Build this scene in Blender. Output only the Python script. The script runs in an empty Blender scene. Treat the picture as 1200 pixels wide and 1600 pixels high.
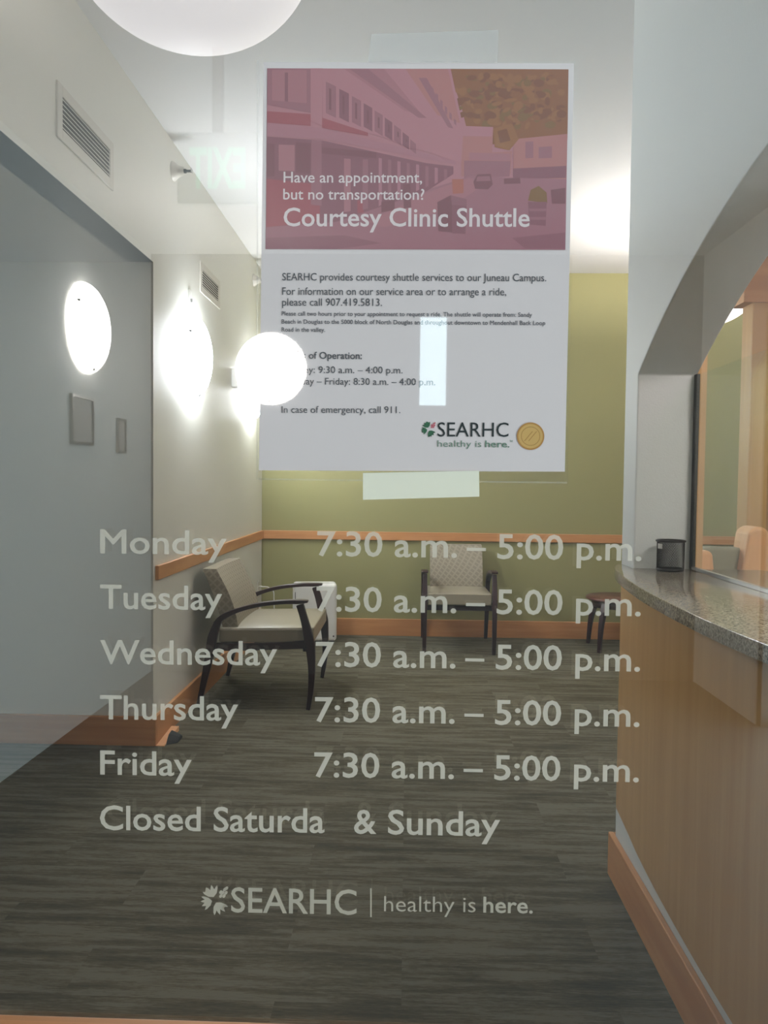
import bpy, bmesh, math, random
from mathutils import Vector, Matrix, noise
random.seed(7)
S = bpy.context.scene
COL = S.collection

def srgb(r, g, b, a=1.0):
    f = lambda c: (c/255/12.92) if c/255 <= 0.04045 else ((c/255+0.055)/1.055)**2.4
    return (f(r), f(g), f(b), a)

# ------------------------------------------------------------------ camera
EYE = Vector((0, 0, 1.4))
FPX = 1239.64
CR = Vector((0.99948563, 0.03001797, 0.01128765))
CU = Vector((-0.01244030, 0.03849349, 0.99918141))
CF = Vector((-0.02955889, 0.99880788, -0.03884713))
cam = bpy.data.cameras.new('camera'); cam_o = bpy.data.objects.new('camera', cam); COL.objects.link(cam_o)
cam.sensor_width = 36; cam.sensor_height = 36; cam.sensor_fit = 'AUTO'
cam.lens = FPX*36/1600; cam.clip_start = 0.02; cam.clip_end = 100
M = Matrix((CR, CU, -CF)).transposed().to_4x4(); M.translation = EYE
cam_o.matrix_world = M
S.camera = cam_o
# ------------------------------------------------------------------ light and exposure
SKY = 4.4            # daylight, let in by the opening added to the lobby
SCONCE = 36.0        # wall lights
BOWL_GLOW = 2.2      # lit pendant bowl
BOWL_DIM = 0.38      # pendant bowl by the window
UPLIGHT = 70.0
NEARLIGHT = 4.0
BOOTH_FILL = 17.0          # fill panel added out of view in the booth
LOBBY_SCONCE = 11.0
EXPOSURE = 0.74
w = bpy.data.worlds.new('sky'); S.world = w; w.use_nodes = True
bg = w.node_tree.nodes['Background']; bg.inputs[0].default_value = (0.74, 0.89, 1.0, 1); bg.inputs[1].default_value = SKY
S.view_settings.view_transform = 'Standard'; S.view_settings.look = 'None'
S.view_settings.exposure = EXPOSURE; S.view_settings.gamma = 1; S.view_settings.use_curve_mapping = False
S.cycles.max_bounces = 10; S.cycles.transparent_max_bounces = 24; S.cycles.diffuse_bounces = 6
S.cycles.glossy_bounces = 6; S.cycles.sample_clamp_indirect = 6
S.cycles.use_denoising = True
S.cycles.caustics_reflective = False; S.cycles.caustics_refractive = False
pl = bpy.data.lights.new('added_opening_portal', 'AREA'); pl.shape = 'RECTANGLE'; pl.size = 3.1; pl.size_y = 2.4
pl.cycles.is_portal = True  # portal over the opening added in the lobby's right wall
plo = bpy.data.objects.new('added_opening_portal', pl); COL.objects.link(plo)
plo.location = (2.06, -2.0, 1.2); plo.rotation_euler = (math.radians(90), 0, math.radians(90))

# ------------------------------------------------------------------ materials
def mat(name, color, rough=0.6, metal=0.0, spec=0.5, bump=None, coat=0.0):
    m = bpy.data.materials.new(name); m.use_nodes = True
    p = m.node_tree.nodes['Principled BSDF']
    p.inputs['Base Color'].default_value = color
    p.inputs['Roughness'].default_value = rough
    p.inputs['Metallic'].default_value = metal
    p.inputs['Specular IOR Level'].default_value = spec
    p.inputs['Coat Weight'].default_value = coat
    if bump:
        scale, strength, dist = bump
        nt = m.node_tree
        tc = nt.nodes.new('ShaderNodeTexCoord'); n = nt.nodes.new('ShaderNodeTexNoise')
        n.inputs['Scale'].default_value = scale; n.inputs['Detail'].default_value = 3
        b = nt.nodes.new('ShaderNodeBump'); b.inputs['Strength'].default_value = strength; b.inputs['Distance'].default_value = dist
        nt.links.new(tc.outputs['Object'], n.inputs['Vector']); nt.links.new(n.outputs['Fac'], b.inputs['Height'])
        nt.links.new(b.outputs['Normal'], p.inputs['Normal'])
    return m

def emit_mat(name, color, strength):
    m = bpy.data.materials.new(name); m.use_nodes = True
    p = m.node_tree.nodes['Principled BSDF']
    p.inputs['Base Color'].default_value = (0.7, 0.7, 0.69, 1); p.inputs['Roughness'].default_value = 0.6
    p.inputs['Emission Color'].default_value = color; p.inputs['Emission Strength'].default_value = strength
    return m

def wood_mat(name, c1, c2, grain_axis='X', rough=0.4, scale=1.0):
    m = mat(name, c1, rough); nt = m.node_tree; p = nt.nodes['Principled BSDF']
    tc = nt.nodes.new('ShaderNodeTexCoord'); mp = nt.nodes.new('ShaderNodeMapping')
    sc = {'X': (1.2, 22, 22), 'Y': (22, 1.2, 22), 'Z': (22, 22, 1.0)}[grain_axis]
    mp.inputs['Scale'].default_value = [s*scale for s in sc]
    n = nt.nodes.new('ShaderNodeTexNoise'); n.inputs['Scale'].default_value = 1.0; n.inputs['Detail'].default_value = 6; n.inputs['Roughness'].default_value = 0.62
    n2 = nt.nodes.new('ShaderNodeTexNoise'); n2.inputs['Scale'].default_value = 2.2; n2.inputs['Detail'].default_value = 2
    mx = nt.nodes.new('ShaderNodeMath'); mx.operation = 'MULTIPLY_ADD'; mx.inputs[1].default_value = 0.5
    r = nt.nodes.new('ShaderNodeValToRGB'); r.color_ramp.elements[0].position = 0.42; r.color_ramp.elements[1].position = 0.85
    r.color_ramp.elements[0].color = c1; r.color_ramp.elements[1].color = c2
    L = nt.links.new
    L(tc.outputs['Object'], mp.inputs['Vector']); L(mp.outputs['Vector'], n.inputs['Vector']); L(tc.outputs['Object'], n2.inputs['Vector'])
    L(n2.outputs['Fac'], mx.inputs[0]); L(n.outputs['Fac'], mx.inputs[2])
    L(mx.outputs[0], r.inputs['Fac']); L(r.outputs['Color'], p.inputs['Base Color'])
    return m

def glass_mat(name, refl, tint=(1, 1, 1, 1), rough=0.0):
    m = bpy.data.materials.new(name); m.use_nodes = True; nt = m.node_tree
    for n in list(nt.nodes):
        if n.type == 'BSDF_PRINCIPLED': nt.nodes.remove(n)
    out = [n for n in nt.nodes if n.type == 'OUTPUT_MATERIAL'][0]
    t = nt.nodes.new('ShaderNodeBsdfTransparent'); t.inputs[0].default_value = tint
    g = nt.nodes.new('ShaderNodeBsdfGlossy'); g.inputs['Roughness'].default_value = rough; g.inputs[0].default_value = (1, 1, 1, 1)
    mx = nt.nodes.new('ShaderNodeMixShader'); mx.inputs[0].default_value = refl
    nt.links.new(t.outputs[0], mx.inputs[1]); nt.links.new(g.outputs[0], mx.inputs[2]); nt.links.new(mx.outputs[0], out.inputs[0])
    return m

def film_mat(name, color, opacity, gloss=0.03):
    """a thin translucent film: diffuse and translucent over transparent"""
    m = bpy.data.materials.new(name); m.use_nodes = True; nt = m.node_tree
    for n in list(nt.nodes):
        if n.type == 'BSDF_PRINCIPLED': nt.nodes.remove(n)
    out = [n for n in nt.nodes if n.type == 'OUTPUT_MATERIAL'][0]
    N = nt.nodes.new; L = nt.links.new
    t = N('ShaderNodeBsdfTransparent'); d = N('ShaderNodeBsdfDiffuse'); d.inputs[0].default_value = color
    tr = N('ShaderNodeBsdfTranslucent'); tr.inputs[0].default_value = color
    m1 = N('ShaderNodeMixShader'); m1.inputs[0].default_value = 0.35; L(d.outputs[0], m1.inputs[1]); L(tr.outputs[0], m1.inputs[2])
    m2 = N('ShaderNodeMixShader'); m2.inputs[0].default_value = opacity; L(t.outputs[0], m2.inputs[1]); L(m1.outputs[0], m2.inputs[2])
    g = N('ShaderNodeBsdfGlossy'); g.inputs['Roughness'].default_value = 0.15
    m3 = N('ShaderNodeMixShader'); m3.inputs[0].default_value = gloss; L(m2.outputs[0], m3.inputs[1]); L(g.outputs[0], m3.inputs[2])
    L(m3.outputs[0], out.inputs[0])
    return m

def carpet_mat():
    m = mat('striated_carpet', (0.1, 0.1, 0.08, 1), 0.95, spec=0.1); nt = m.node_tree; p = nt.nodes['Principled BSDF']
    N = nt.nodes.new; L = nt.links.new
    tc = N('ShaderNodeTexCoord')
    br = N('ShaderNodeTexBrick'); br.inputs['Scale'].default_value = 1.0; br.inputs['Mortar Size'].default_value = 0.0
    br.inputs['Brick Width'].default_value = 0.92; br.inputs['Row Height'].default_value = 0.23; br.offset = 0.37
    br.inputs['Color1'].default_value = (0, 0, 0, 1); br.inputs['Color2'].default_value = (1, 1, 1, 1); br.inputs['Bias'].default_value = 0
    L(tc.outputs['Object'], br.inputs['Vector'])
    off = N('ShaderNodeVectorMath'); off.operation = 'MULTIPLY_ADD'; off.inputs[1].default_value = (7.3, 3.1, 0)
    L(br.outputs['Color'], off.inputs[0]); L(tc.outputs['Object'], off.inputs[2])
    def streak(sx, sy, det, rg):
        mp = N('ShaderNodeMapping'); mp.inputs['Scale'].default_value = (sx, sy, 1); L(off.outputs[0], mp.inputs['Vector'])
        n = N('ShaderNodeTexNoise'); n.inputs['Scale'].default_value = 1; n.inputs['Detail'].default_value = det; n.inputs['Roughness'].default_value = rg
        L(mp.outputs['Vector'], n.inputs['Vector']); return n
    a = streak(2.4, 26, 6, 0.68); b = streak(30, 220, 3, 0.7); c = streak(1.3, 7, 3, 0.5)
    mp2 = N('ShaderNodeMath'); mp2.operation = 'MULTIPLY_ADD'; mp2.inputs[1].default_value = 0.45; L(b.outputs['Fac'], mp2.inputs[0]); L(a.outputs['Fac'], mp2.inputs[2])
    mp3 = N('ShaderNodeMath'); mp3.operation = 'MULTIPLY_ADD'; mp3.inputs[1].default_value = 0.35; L(c.outputs['Fac'], mp3.inputs[0]); L(mp2.outputs[0], mp3.inputs[2])
    mp4 = N('ShaderNodeMath'); mp4.operation = 'MULTIPLY_ADD'; mp4.inputs[1].default_value = 0.045; L(br.outputs['Color'], mp4.inputs[0]); L(mp3.outputs[0], mp4.inputs[2])
    r = N('ShaderNodeValToRGB'); cr = r.color_ramp
    cr.elements[0].position = 0.44; cr.elements[0].color = srgb(42, 39, 32)
    cr.elements[1].position = 1.06 - 0.06; cr.elements[1].color = srgb(108, 103, 88)
    for pos, col in ((0.68, srgb(64, 60, 49)), (0.80, srgb(76, 71, 57)), (0.90, srgb(89, 84, 67))):
        e = cr.elements.new(pos); e.color = col
    L(mp4.outputs[0], r.inputs['Fac']); L(r.outputs['Color'], p.inputs['Base Color'])
    bm_ = N('ShaderNodeBump'); bm_.inputs['Strength'].default_value = 0.4; bm_.inputs['Distance'].default_value = 0.004
    L(b.outputs['Fac'], bm_.inputs['Height']); L(bm_.outputs['Normal'], p.inputs['Normal'])
    return m

def granite_mat():
    m = mat('speckled_granite', (0.3, 0.27, 0.23, 1), 0.12, spec=0.6); nt = m.node_tree; p = nt.nodes['Principled BSDF']
    N = nt.nodes.new; L = nt.links.new
    tc = N('ShaderNodeTexCoord'); n = N('ShaderNodeTexNoise'); n.inputs['Scale'].default_value = 170; n.inputs['Detail'].default_value = 3
    v = N('ShaderNodeTexVoronoi'); v.inputs['Scale'].default_value = 260
    L(tc.outputs['Object'], n.inputs['Vector']); L(tc.outputs['Object'], v.inputs['Vector'])
    ad = N('ShaderNodeMath'); ad.operation = 'MULTIPLY_ADD'; ad.inputs[1].default_value = 0.35; L(v.outputs['Distance'], ad.inputs[0]); L(n.outputs['Fac'], ad.inputs[2])
    r = N('ShaderNodeValToRGB'); cr = r.color_ramp
    cr.elements[0].position = 0.42; cr.elements[0].color = srgb(70, 62, 54); cr.elements[1].position = 0.85; cr.elements[1].color = srgb(178, 168, 150)
    e = cr.elements.new(0.6); e.color = srgb(128, 118, 104)
    L(ad.outputs[0], r.inputs['Fac']); L(r.outputs['Color'], p.inputs['Base Color'])
    return m

def ring_fabric():
    """beige upholstery with a lattice of interlocking pale rings"""
    m = mat('ring_fabric', srgb(160, 148, 124), 0.9, spec=0.15); nt = m.node_tree; p = nt.nodes['Principled BSDF']
    N = nt.nodes.new; L = nt.links.new
    tc = N('ShaderNodeTexCoord'); sp = N('ShaderNodeSeparateXYZ'); L(tc.outputs['Object'], sp.inputs[0])
    def math_(op, a, b=None):
        n = N('ShaderNodeMath'); n.operation = op
        for i, v in ((0, a), (1, b)):
            if v is None: continue
            if isinstance(v, (int, float)): n.inputs[i].default_value = v
            else: L(v, n.inputs[i])
        return n.outputs[0]
    u = math_('MULTIPLY', math_('ADD', sp.outputs['X'], sp.outputs['Y']), 19.0); v = math_('MULTIPLY', sp.outputs['Z'], 19.0)
    def rings(du, dv):
        a = math_('SUBTRACT', math_('FRACT', math_('ADD', u, 100+du)), 0.5); b = math_('SUBTRACT', math_('FRACT', math_('ADD', v, 100+dv)), 0.5)
        d = math_('SQRT', math_('ADD', math_('MULTIPLY', a, a), math_('MULTIPLY', b, b)))
        return math_('LESS_THAN', math_('ABSOLUTE', math_('SUBTRACT', d, 0.40)), 0.075)
    pat = math_('MAXIMUM', rings(0, 0), rings(0.5, 0.5))
    mx = N('ShaderNodeMix'); mx.data_type = 'RGBA'; L(pat, mx.inputs['Factor'])
    mx.inputs['A'].default_value = srgb(140, 131, 115); mx.inputs['B'].default_value = srgb(156, 148, 131)
    n = N('ShaderNodeTexNoise'); n.inputs['Scale'].default_value = 260; L(tc.outputs['Object'], n.inputs['Vector'])
    b = N('ShaderNodeBump'); b.inputs['Strength'].default_value = 0.3; b.inputs['Distance'].default_value = 0.003
    L(n.outputs['Fac'], b.inputs['Height']); L(b.outputs['Normal'], p.inputs['Normal'])
    L(mx.outputs['Result'], p.inputs['Base Color'])
    return m

M_ = {}
M_['wall'] = mat('warm_white_paint', srgb(220, 220, 213), 0.55, spec=0.3, bump=(180, 0.12, 0.004))
M_['wall_cool'] = mat('cool_white_paint', srgb(216, 220, 219), 0.5, spec=0.3, bump=(180, 0.15, 0.004))
M_['ceil'] = mat('ceiling_paint', srgb(212, 211, 210), 0.8, spec=0.2, bump=(120, 0.1, 0.004))
M_['green'] = mat('olive_green_paint', srgb(148, 144, 100), 0.6, spec=0.25, bump=(180, 0.1, 0.004))
M_['lobby'] = mat('lobby_paint', srgb(225, 225, 222), 0.6, spec=0.3)
M_['lobby_dark'] = mat('lobby_dark_paint', srgb(100, 98, 97), 0.7)
M_['lobby_floor'] = mat('lobby_floor', srgb(70, 72, 74), 0.6)
M_['carpet'] = carpet_mat()
M_['maple_x'] = wood_mat('maple_trim_x', srgb(212, 158, 106), srgb(190, 132, 84), 'X')
M_['maple_y'] = wood_mat('maple_trim_y', srgb(212, 158, 106), srgb(190, 132, 84), 'Y')
M_['maple_z'] = wood_mat('maple_veneer', srgb(212, 172, 118), srgb(194, 150, 98), 'Z', 0.3)
M_['door_wood'] = wood_mat('door_veneer', srgb(190, 142, 92), srgb(166, 118, 74), 'Z', 0.35)
M_['peach'] = wood_mat('pale_maple', srgb(238, 188, 140), srgb(226, 170, 122), 'Z', 0.4)
M_['granite'] = granite_mat()
M_['ring'] = ring_fabric()
M_['vinyl_beige'] = mat('beige_vinyl', srgb(148, 140, 121), 0.38, spec=0.4)
M_['mahogany'] = mat('dark_mahogany', srgb(44, 18, 20), 0.35, spec=0.4)
M_['table_top'] = mat('table_top_mahogany', srgb(96, 56, 46), 0.3)
M_['metal'] = mat('brushed_metal', srgb(170, 170, 168), 0.35, 0.9)
M_['dark_metal'] = mat('dark_metal', srgb(70, 72, 72), 0.4, 0.6)
M_['black_mesh'] = mat('black_mesh', srgb(38, 34, 32), 0.45, 0.3)
M_['black_rubber'] = mat('black_rubber', srgb(34, 34, 34), 0.7)
M_['white_plastic'] = mat('white_plastic', srgb(228, 228, 224), 0.4)
M_['vent_white'] = mat('vent_enamel', srgb(206, 203, 194), 0.5)
M_['vent_dark'] = mat('vent_hollow', srgb(70, 64, 58), 0.9)
M_['white_label'] = mat('white_sticker', srgb(220, 220, 215), 0.6)
M_['grey_fabric'] = mat('grey_upholstery', srgb(150, 148, 128), 0.9)
M_['sconce'] = emit_mat('lit_sconce_lens', (0.95, 1.0, 1.04, 1), SCONCE)
M_['lobby_sconce'] = emit_mat('lit_lobby_lens', (1.0, 0.97, 0.92, 1), LOBBY_SCONCE)
M_['bowl_lit'] = emit_mat('lit_bowl_glass', (1.0, 0.95, 0.93, 1), BOWL_GLOW)
M_['bowl_dim'] = emit_mat('dim_bowl_glass', (1.0, 0.95, 0.97, 1), BOWL_DIM)
M_['window_glass'] = glass_mat('window_glass', 0.10)
M_['screen_glass'] = glass_mat('screen_glass', 0.05, (0.94, 0.97, 0.95, 1))
M_['sleeve'] = glass_mat('clear_sleeve', 0.09, rough=0.02)
M_['lettering'] = film_mat('frosted_lettering', (0.76, 0.69, 0.59, 1), 0.72, 0.0)
M_['logo_film'] = film_mat('frosted_logo', (0.70, 0.64, 0.53, 1), 0.6, 0.0)
M_['tape_white'] = film_mat('white_tape', (0.96, 0.92, 0.80, 1), 0.95)
M_['tape_clear'] = film_mat('clear_tape', (0.8, 0.8, 0.8, 1), 0.16)

# ------------------------------------------------------------------ helpers
def link(name, me, m=None, parent=None):
    o = bpy.data.objects.new(name, me); COL.objects.link(o)
    if m is not None:
        for mm in (m if isinstance(m, (list, tuple)) else [m]): me.materials.append(mm)
    if parent is not None: o.parent = parent
    return o

def obj(name, bm, m, parent=None, smooth=False, bevel=None, subsurf=0):
    bmesh.ops.recalc_face_normals(bm, faces=bm.faces)
    me = bpy.data.meshes.new(name); bm.to_mesh(me); bm.free()
    if smooth:
        for p in me.polygons: p.use_smooth = True
    o = link(name, me, m, parent)
    if bevel:
        b = o.modifiers.new('bevel', 'BEVEL'); b.width = bevel[0]; b.segments = bevel[1]; b.limit_method = 'ANGLE'; b.angle_limit = math.radians(40)
        b.harden_normals = False
    if subsurf:
        s = o.modifiers.new('subsurf', 'SUBSURF'); s.levels = s.render_levels = subsurf
    return o

def box(bm, x0, x1, y0, y1, z0, z1, mi=0):
    vs = [bm.verts.new((x, y, z)) for x in (x0, x1) for y in (y0, y1) for z in (z0, z1)]
    for f in ((0, 1, 3, 2), (4, 6, 7, 5), (0, 4, 5, 1), (2, 3, 7, 6), (0, 2, 6, 4), (1, 5, 7, 3)):
        fc = bm.faces.new([vs[i] for i in f]); fc.material_index = mi
    return vs

def boxes(*bs):
    bm = bmesh.new()
    for b in bs: box(bm, *b)
    return bm

def prism(pts, axis, a, b):
    """closed outline in a plane, extruded along an axis. pts are the two other coords in xyz order"""
    bm = bmesh.new()
    def mk(p, t):
        if axis == 'x': return (t, p[0], p[1])
        if axis == 'y': return (p[0], t, p[1])
        return (p[0], p[1], t)
    A = [bm.verts.new(mk(p, a)) for p in pts]; B = [bm.verts.new(mk(p, b)) for p in pts]
    n = len(pts)
    bm.faces.new(A); bm.faces.new(B[::-1])
    for i in range(n): bm.faces.new((A[i], B[i], B[(i+1) % n], A[(i+1) % n]))
    return bm

def lathe(profile, seg=48, axis='z', bm=None):
    """profile: list of (radius, height); a radius of 0 closes the end"""
    bm = bm or bmesh.new()
    rings = []
    def mk(r, h, t):
        c, s = r*math.cos(t), r*math.sin(t)
        return (c, s, h) if axis == 'z' else ((h, c, s) if axis == 'x' else (c, h, s))
    for r, h in profile:
        if r <= 1e-9: rings.append([bm.verts.new(mk(0, h, 0))])
        else: rings.append([bm.verts.new(mk(r, h, 2*math.pi*i/seg)) for i in range(seg)])
    for A, B in zip(rings, rings[1:]):
        for i in range(seg):
            j = (i+1) % seg
            if len(A) == 1 and len(B) == 1: continue
            if len(A) == 1: bm.faces.new((A[0], B[i], B[j]))
            elif len(B) == 1: bm.faces.new((A[i], B[0], A[j]))
            else: bm.faces.new((A[i], B[i], B[j], A[j]))
    return bm

def smooth_path(pts, n=8):
    out = []
    P = [Vector(p) for p in pts]; P = [2*P[0]-P[1]] + P + [2*P[-1]-P[-2]]
    for i in range(1, len(P)-2):
        a, b, c, d = P[i-1:i+3]
        for k in range(n):
            t = k/n
            out.append(0.5*((2*b)+(c-a)*t+(2*a-5*b+4*c-d)*t*t+(3*b-3*c+d-a)*t**3))
    out.append(P[-2]); return out

def tube(pts, r, seg=10, bm=None):
    bm = bm or bmesh.new(); P = [Vector(p) for p in pts]; rings = []
    for i, p in enumerate(P):
        t = (P[min(i+1, len(P)-1)]-P[max(i-1, 0)]).normalized()
        a = t.cross(Vector((0, 0, 1)));
        if a.length < 1e-3: a = t.cross(Vector((1, 0, 0)))
        a.normalize(); b = t.cross(a)
        rr = r[i] if isinstance(r, (list, tuple)) else r
        rings.append([bm.verts.new(p+a*rr*math.cos(2*math.pi*k/seg)+b*rr*math.sin(2*math.pi*k/seg)) for k in range(seg)])
    for A, B in zip(rings, rings[1:]):
        for k in range(seg): bm.faces.new((A[k], B[k], B[(k+1) % seg], A[(k+1) % seg]))
    bm.faces.new(rings[0][::-1]); bm.faces.new(rings[-1])
    return bm

def bar(path, sizes, x_mid, n=6):
    """a rectangular-section bar swept along a path in the y-z plane; path = (y,z); sizes = (in-plane thickness, x width)"""
    bm = bmesh.new()
    P4 = smooth_path([(p[0], p[1], 0) for p in path], n); S4 = smooth_path([(s[0], s[1], 0) for s in sizes], n)
    rings = []
    for i, p in enumerate(P4):
        t = (P4[min(i+1, len(P4)-1)]-P4[max(i-1, 0)]).normalized(); nrm = Vector((-t.y, t.x, 0))
        h, wd = S4[i].x/2, S4[i].y/2
        q = []
        for sx, sn in ((-1, -1), (1, -1), (1, 1), (-1, 1)):
            v = p+nrm*h*sn; q.append(bm.verts.new((x_mid+sx*wd, v.x, v.y)))
        rings.append(q)
    for A, B in zip(rings, rings[1:]):
        for k in range(4): bm.faces.new((A[k], B[k], B[(k+1) % 4], A[(k+1) % 4]))
    bm.faces.new(rings[0][::-1]); bm.faces.new(rings[-1])
    return bm

def tag(o, label, cat, group=None):
    o['label'] = label; o['category'] = cat
    if group: o['group'] = group
    return o

def thing(name, label, cat, loc=(0, 0, 0), rz=0, group=None):
    o = bpy.data.objects.new(name, None); COL.objects.link(o); o.empty_display_size = 0.1
    o.location = loc; o.rotation_euler = (0, 0, rz)
    return tag(o, label, cat, group)

def struct(name, bm, m, label=None, cat=None, **k):
    o = obj(name, bm, m, **k); o['kind'] = 'structure'
    if label: tag(o, label, cat)
    return o

def kids(o): return [c for c in COL.objects if c.parent == o]
def copy_tree(o, parent=None):
    ch = kids(o)
    c = o.copy(); COL.objects.link(c)
    if parent is not None: c.parent = parent
    for k in ch: copy_tree(k, c)
    return c

def gpt(px, py, Y):
    """where the sight line through a point of the photograph meets the plane y = Y"""
    d = CF + CR*((px-600)/FPX) - CU*((py-800)/FPX)
    return EYE + d*(Y/d.y)

# ------------------------------------------------------------------ dimensions (metres)
XL, YC, YB, H, HS = -1.32, 4.08, 7.154, 3.26, 2.51
XR, XRB, YE = 0.754, 0.948, 2.804
XFAR = 3.6            # far right wall of the waiting room
XREC = -3.2           # far wall of the recess on the left
YF0, YF1 = 0.52, 0.60 # front wall, holding the window
LX0, LX1, LY = -1.85, 2.05, -4.55   # lobby outside
LH = 3.0
BB = 0.154
# ------------------------------------------------------------------ the setting: waiting room
struct('floor', boxes((XREC-.1, XFAR+.1, YF0, YB+.1, -0.06, 0)), M_['carpet'], 'grey striated carpet floor of the waiting room', 'floor')
struct('ceiling', boxes((XREC-.1, XFAR+.1, YF0, YB+.1, H, H+.08)), M_['ceil'], 'pale painted ceiling of the waiting room', 'ceiling')
struct('wall_back', boxes((XREC-.1, XFAR+.1, YB, YB+.1, 0, H)), M_['green'], 'olive green back wall with a wooden chair rail', 'wall')
struct('wall_left', boxes((XL-.14, XL, YC, YB, 0, H), (XL-.14, XL, YF1, YC, HS, H)), M_['wall'], 'warm white left wall carrying two round wall lights', 'wall')
struct('wall_recess', boxes((XREC, XL-.14, YC, YC+.14, 0, HS)), M_['wall'], 'white wall of the recess facing the window', 'wall')
struct('ceiling_recess', boxes((XREC, XL-.0005, YF1, YC+.14, HS, HS+.08)), M_['ceil'], 'lower shaded ceiling over the recess at left', 'ceiling')
struct('wall_recess_side', boxes((XREC-.1, XREC, YF1, YB, 0, HS)), M_['wall'], 'side wall of the recess', 'wall')
struct('wall_far_right', boxes((XFAR, XFAR+.1, YF1, YB, 0, H)), M_['wall'], 'wall beyond the reception', 'wall')

def circ(A, B, C):
    (ax, ay), (bx, by), (cx, cy) = A, B, C
    d = 2*(ax*(by-cy)+bx*(cy-ay)+cx*(ay-by))
    ux = ((ax*ax+ay*ay)*(by-cy)+(bx*bx+by*by)*(cy-ay)+(cx*cx+cy*cy)*(ay-by))/d
    uy = ((ax*ax+ay*ay)*(cx-bx)+(bx*bx+by*by)*(ax-cx)+(cx*cx+cy*cy)*(bx-ax))/d
    return ux, uy, math.hypot(ax-ux, ay-uy)
cy_, cz_, cr_ = circ((2.654, 1.761), (2.20, 1.992), (1.734, 2.127))
arch = [(y, cz_+math.sqrt(cr_**2-(y-cy_)**2)) for y in [YF1+(2.654-YF1)*i/40 for i in range(41)]]
out = [(YE, 0), (YE, H), (YF1, H)] + arch + [(2.654, 1.085), (YF1, 1.085), (YF1, 0)]
struct('wall_right', prism(out, 'x', XR, XRB), M_['wall_cool'], 'white wall at right with an arched reception opening', 'wall', bevel=(0.004, 2))
# front wall round the window
WX0, WX1, WZ0, WZ1 = -0.45, 0.48, 0.960, 2.12
struct('wall_front', boxes((XREC-.1, WX0, YF0, YF1, 0, H), (WX1, XFAR+.1, YF0, YF1, 0, H), (WX0, WX1, YF0, YF1, 0, WZ0-.05), (WX0, WX1, YF0, YF1, WZ1, H)),
       M_['lobby'], 'wall between lobby and waiting room holding the window', 'wall')
GY = 0.557            # lobby-side face of the glass
wf = struct('window_1', boxes((WX0, WX1, GY, GY+.006, WZ0, WZ1)), M_['window_glass'], 'glass pane with opening hours lettering and a poster', 'window')
obj('window_sill', boxes((WX0, WX1, YF0-.02, YF1+.02, WZ0-.05, WZ0+.004)), M_['maple_x'], wf, bevel=(0.003, 2))
obj('window_frame', boxes((WX0, WX0+.05, YF0-.01, YF1+.01, WZ0+.004, WZ1), (WX1-.05, WX1, YF0-.01, YF1+.01, WZ0+.004, WZ1), (WX0, WX1, YF0-.01, YF1+.01, WZ1-.05, WZ1)), M_['maple_z'], wf)

# trims
struct('baseboard_back', boxes((XL+.02, XFAR, YB-.02, YB, 0, BB)), M_['maple_x'], 'wooden baseboard along the green back wall', 'baseboard', bevel=(0.004, 2))
struct('baseboard_left', boxes((XL, XL+.02, YC, YB, 0, BB)), M_['maple_y'], 'wooden baseboard along the white left wall', 'baseboard', bevel=(0.004, 2))
struct('baseboard_recess', boxes((XREC, XL+.02, YC-.02, YC, 0, BB)), M_['maple_x'], 'wooden baseboard along the recess wall', 'baseboard', bevel=(0.004, 2))
struct('baseboard_right', boxes((XR-.02, XR, YF1, YE+.02, 0, BB), (XR, XRB, YE, YE+.02, 0, BB)), M_['maple_y'], 'wooden baseboard under the reception counter', 'baseboard', bevel=(0.004, 2))
struct('trim_1', boxes((XL+.02, XFAR, YB-.02, YB, 0.867, 0.943)), M_['maple_x'], 'wooden chair rail on the green back wall', 'chair rail', bevel=(0.004, 2))
struct('trim_2', boxes((XL, XL+.02, YC+.03, YB, 0.867, 0.943)), M_['maple_y'], 'wooden chair rail on the white left wall', 'chair rail', bevel=(0.004, 2))
struct('trim_3', boxes((XRB, 0.985, 2.67, 2.80, 0, 2.5)), M_['maple_z'], 'wooden casing behind the arched opening', 'trim')
struct('trim_4', boxes((1.352, 1.43, 3.2, 3.3, 0, 2.13)), M_['maple_z'], 'wooden door post beyond the reception glass', 'trim', bevel=(0.004, 2))
struct('trim_5', boxes((1.312, 2.5, 3.19, 3.31, 2.12, 2.5)), M_['maple_x'], 'wooden header beyond the reception arch', 'trim')
struct('door_1', boxes((1.432, 2.4, 3.23, 3.27, 0, 2.13)), M_['door_wood'], 'wooden door at the back of the reception booth', 'door')

# ------------------------------------------------------------------ the setting: lobby on the camera's side of the glass
struct('floor_lobby', boxes((LX0-.1, LX1+.1, LY-.1, YF0, -0.06, 0)), M_['lobby_floor'], 'dark floor of the lobby', 'floor')
struct('ceiling_lobby', boxes((LX0-.1, LX1+.1, LY-.1, YF0, LH, LH+.08)), M_['ceil'], 'lobby ceiling', 'ceiling')
struct('wall_lobby_left', boxes((LX0-.1, LX0, LY, YF0, 0, LH)), M_['lobby'], 'white lobby wall with a round wall light, mirrored in the glass', 'wall')
SX0, SX1, SZ0, SZ1 = 0.075, 0.265, 1.94, 2.58
struct('wall_lobby_back', boxes((LX0-.1, SX0, LY-.1, LY, 0, LH), (SX1, LX1+.1, LY-.1, LY, 0, LH), (SX0, SX1, LY-.1, LY, 0, SZ0), (SX0, SX1, LY-.1, LY, SZ1, LH)), M_['lobby_dark'], 'lobby back wall', 'wall')
w2 = struct('window_2', boxes((SX0, SX1, LY-.06, LY-.054, SZ0, SZ1)), M_['screen_glass'], 'narrow bright window mirrored on the poster', 'window')
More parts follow.
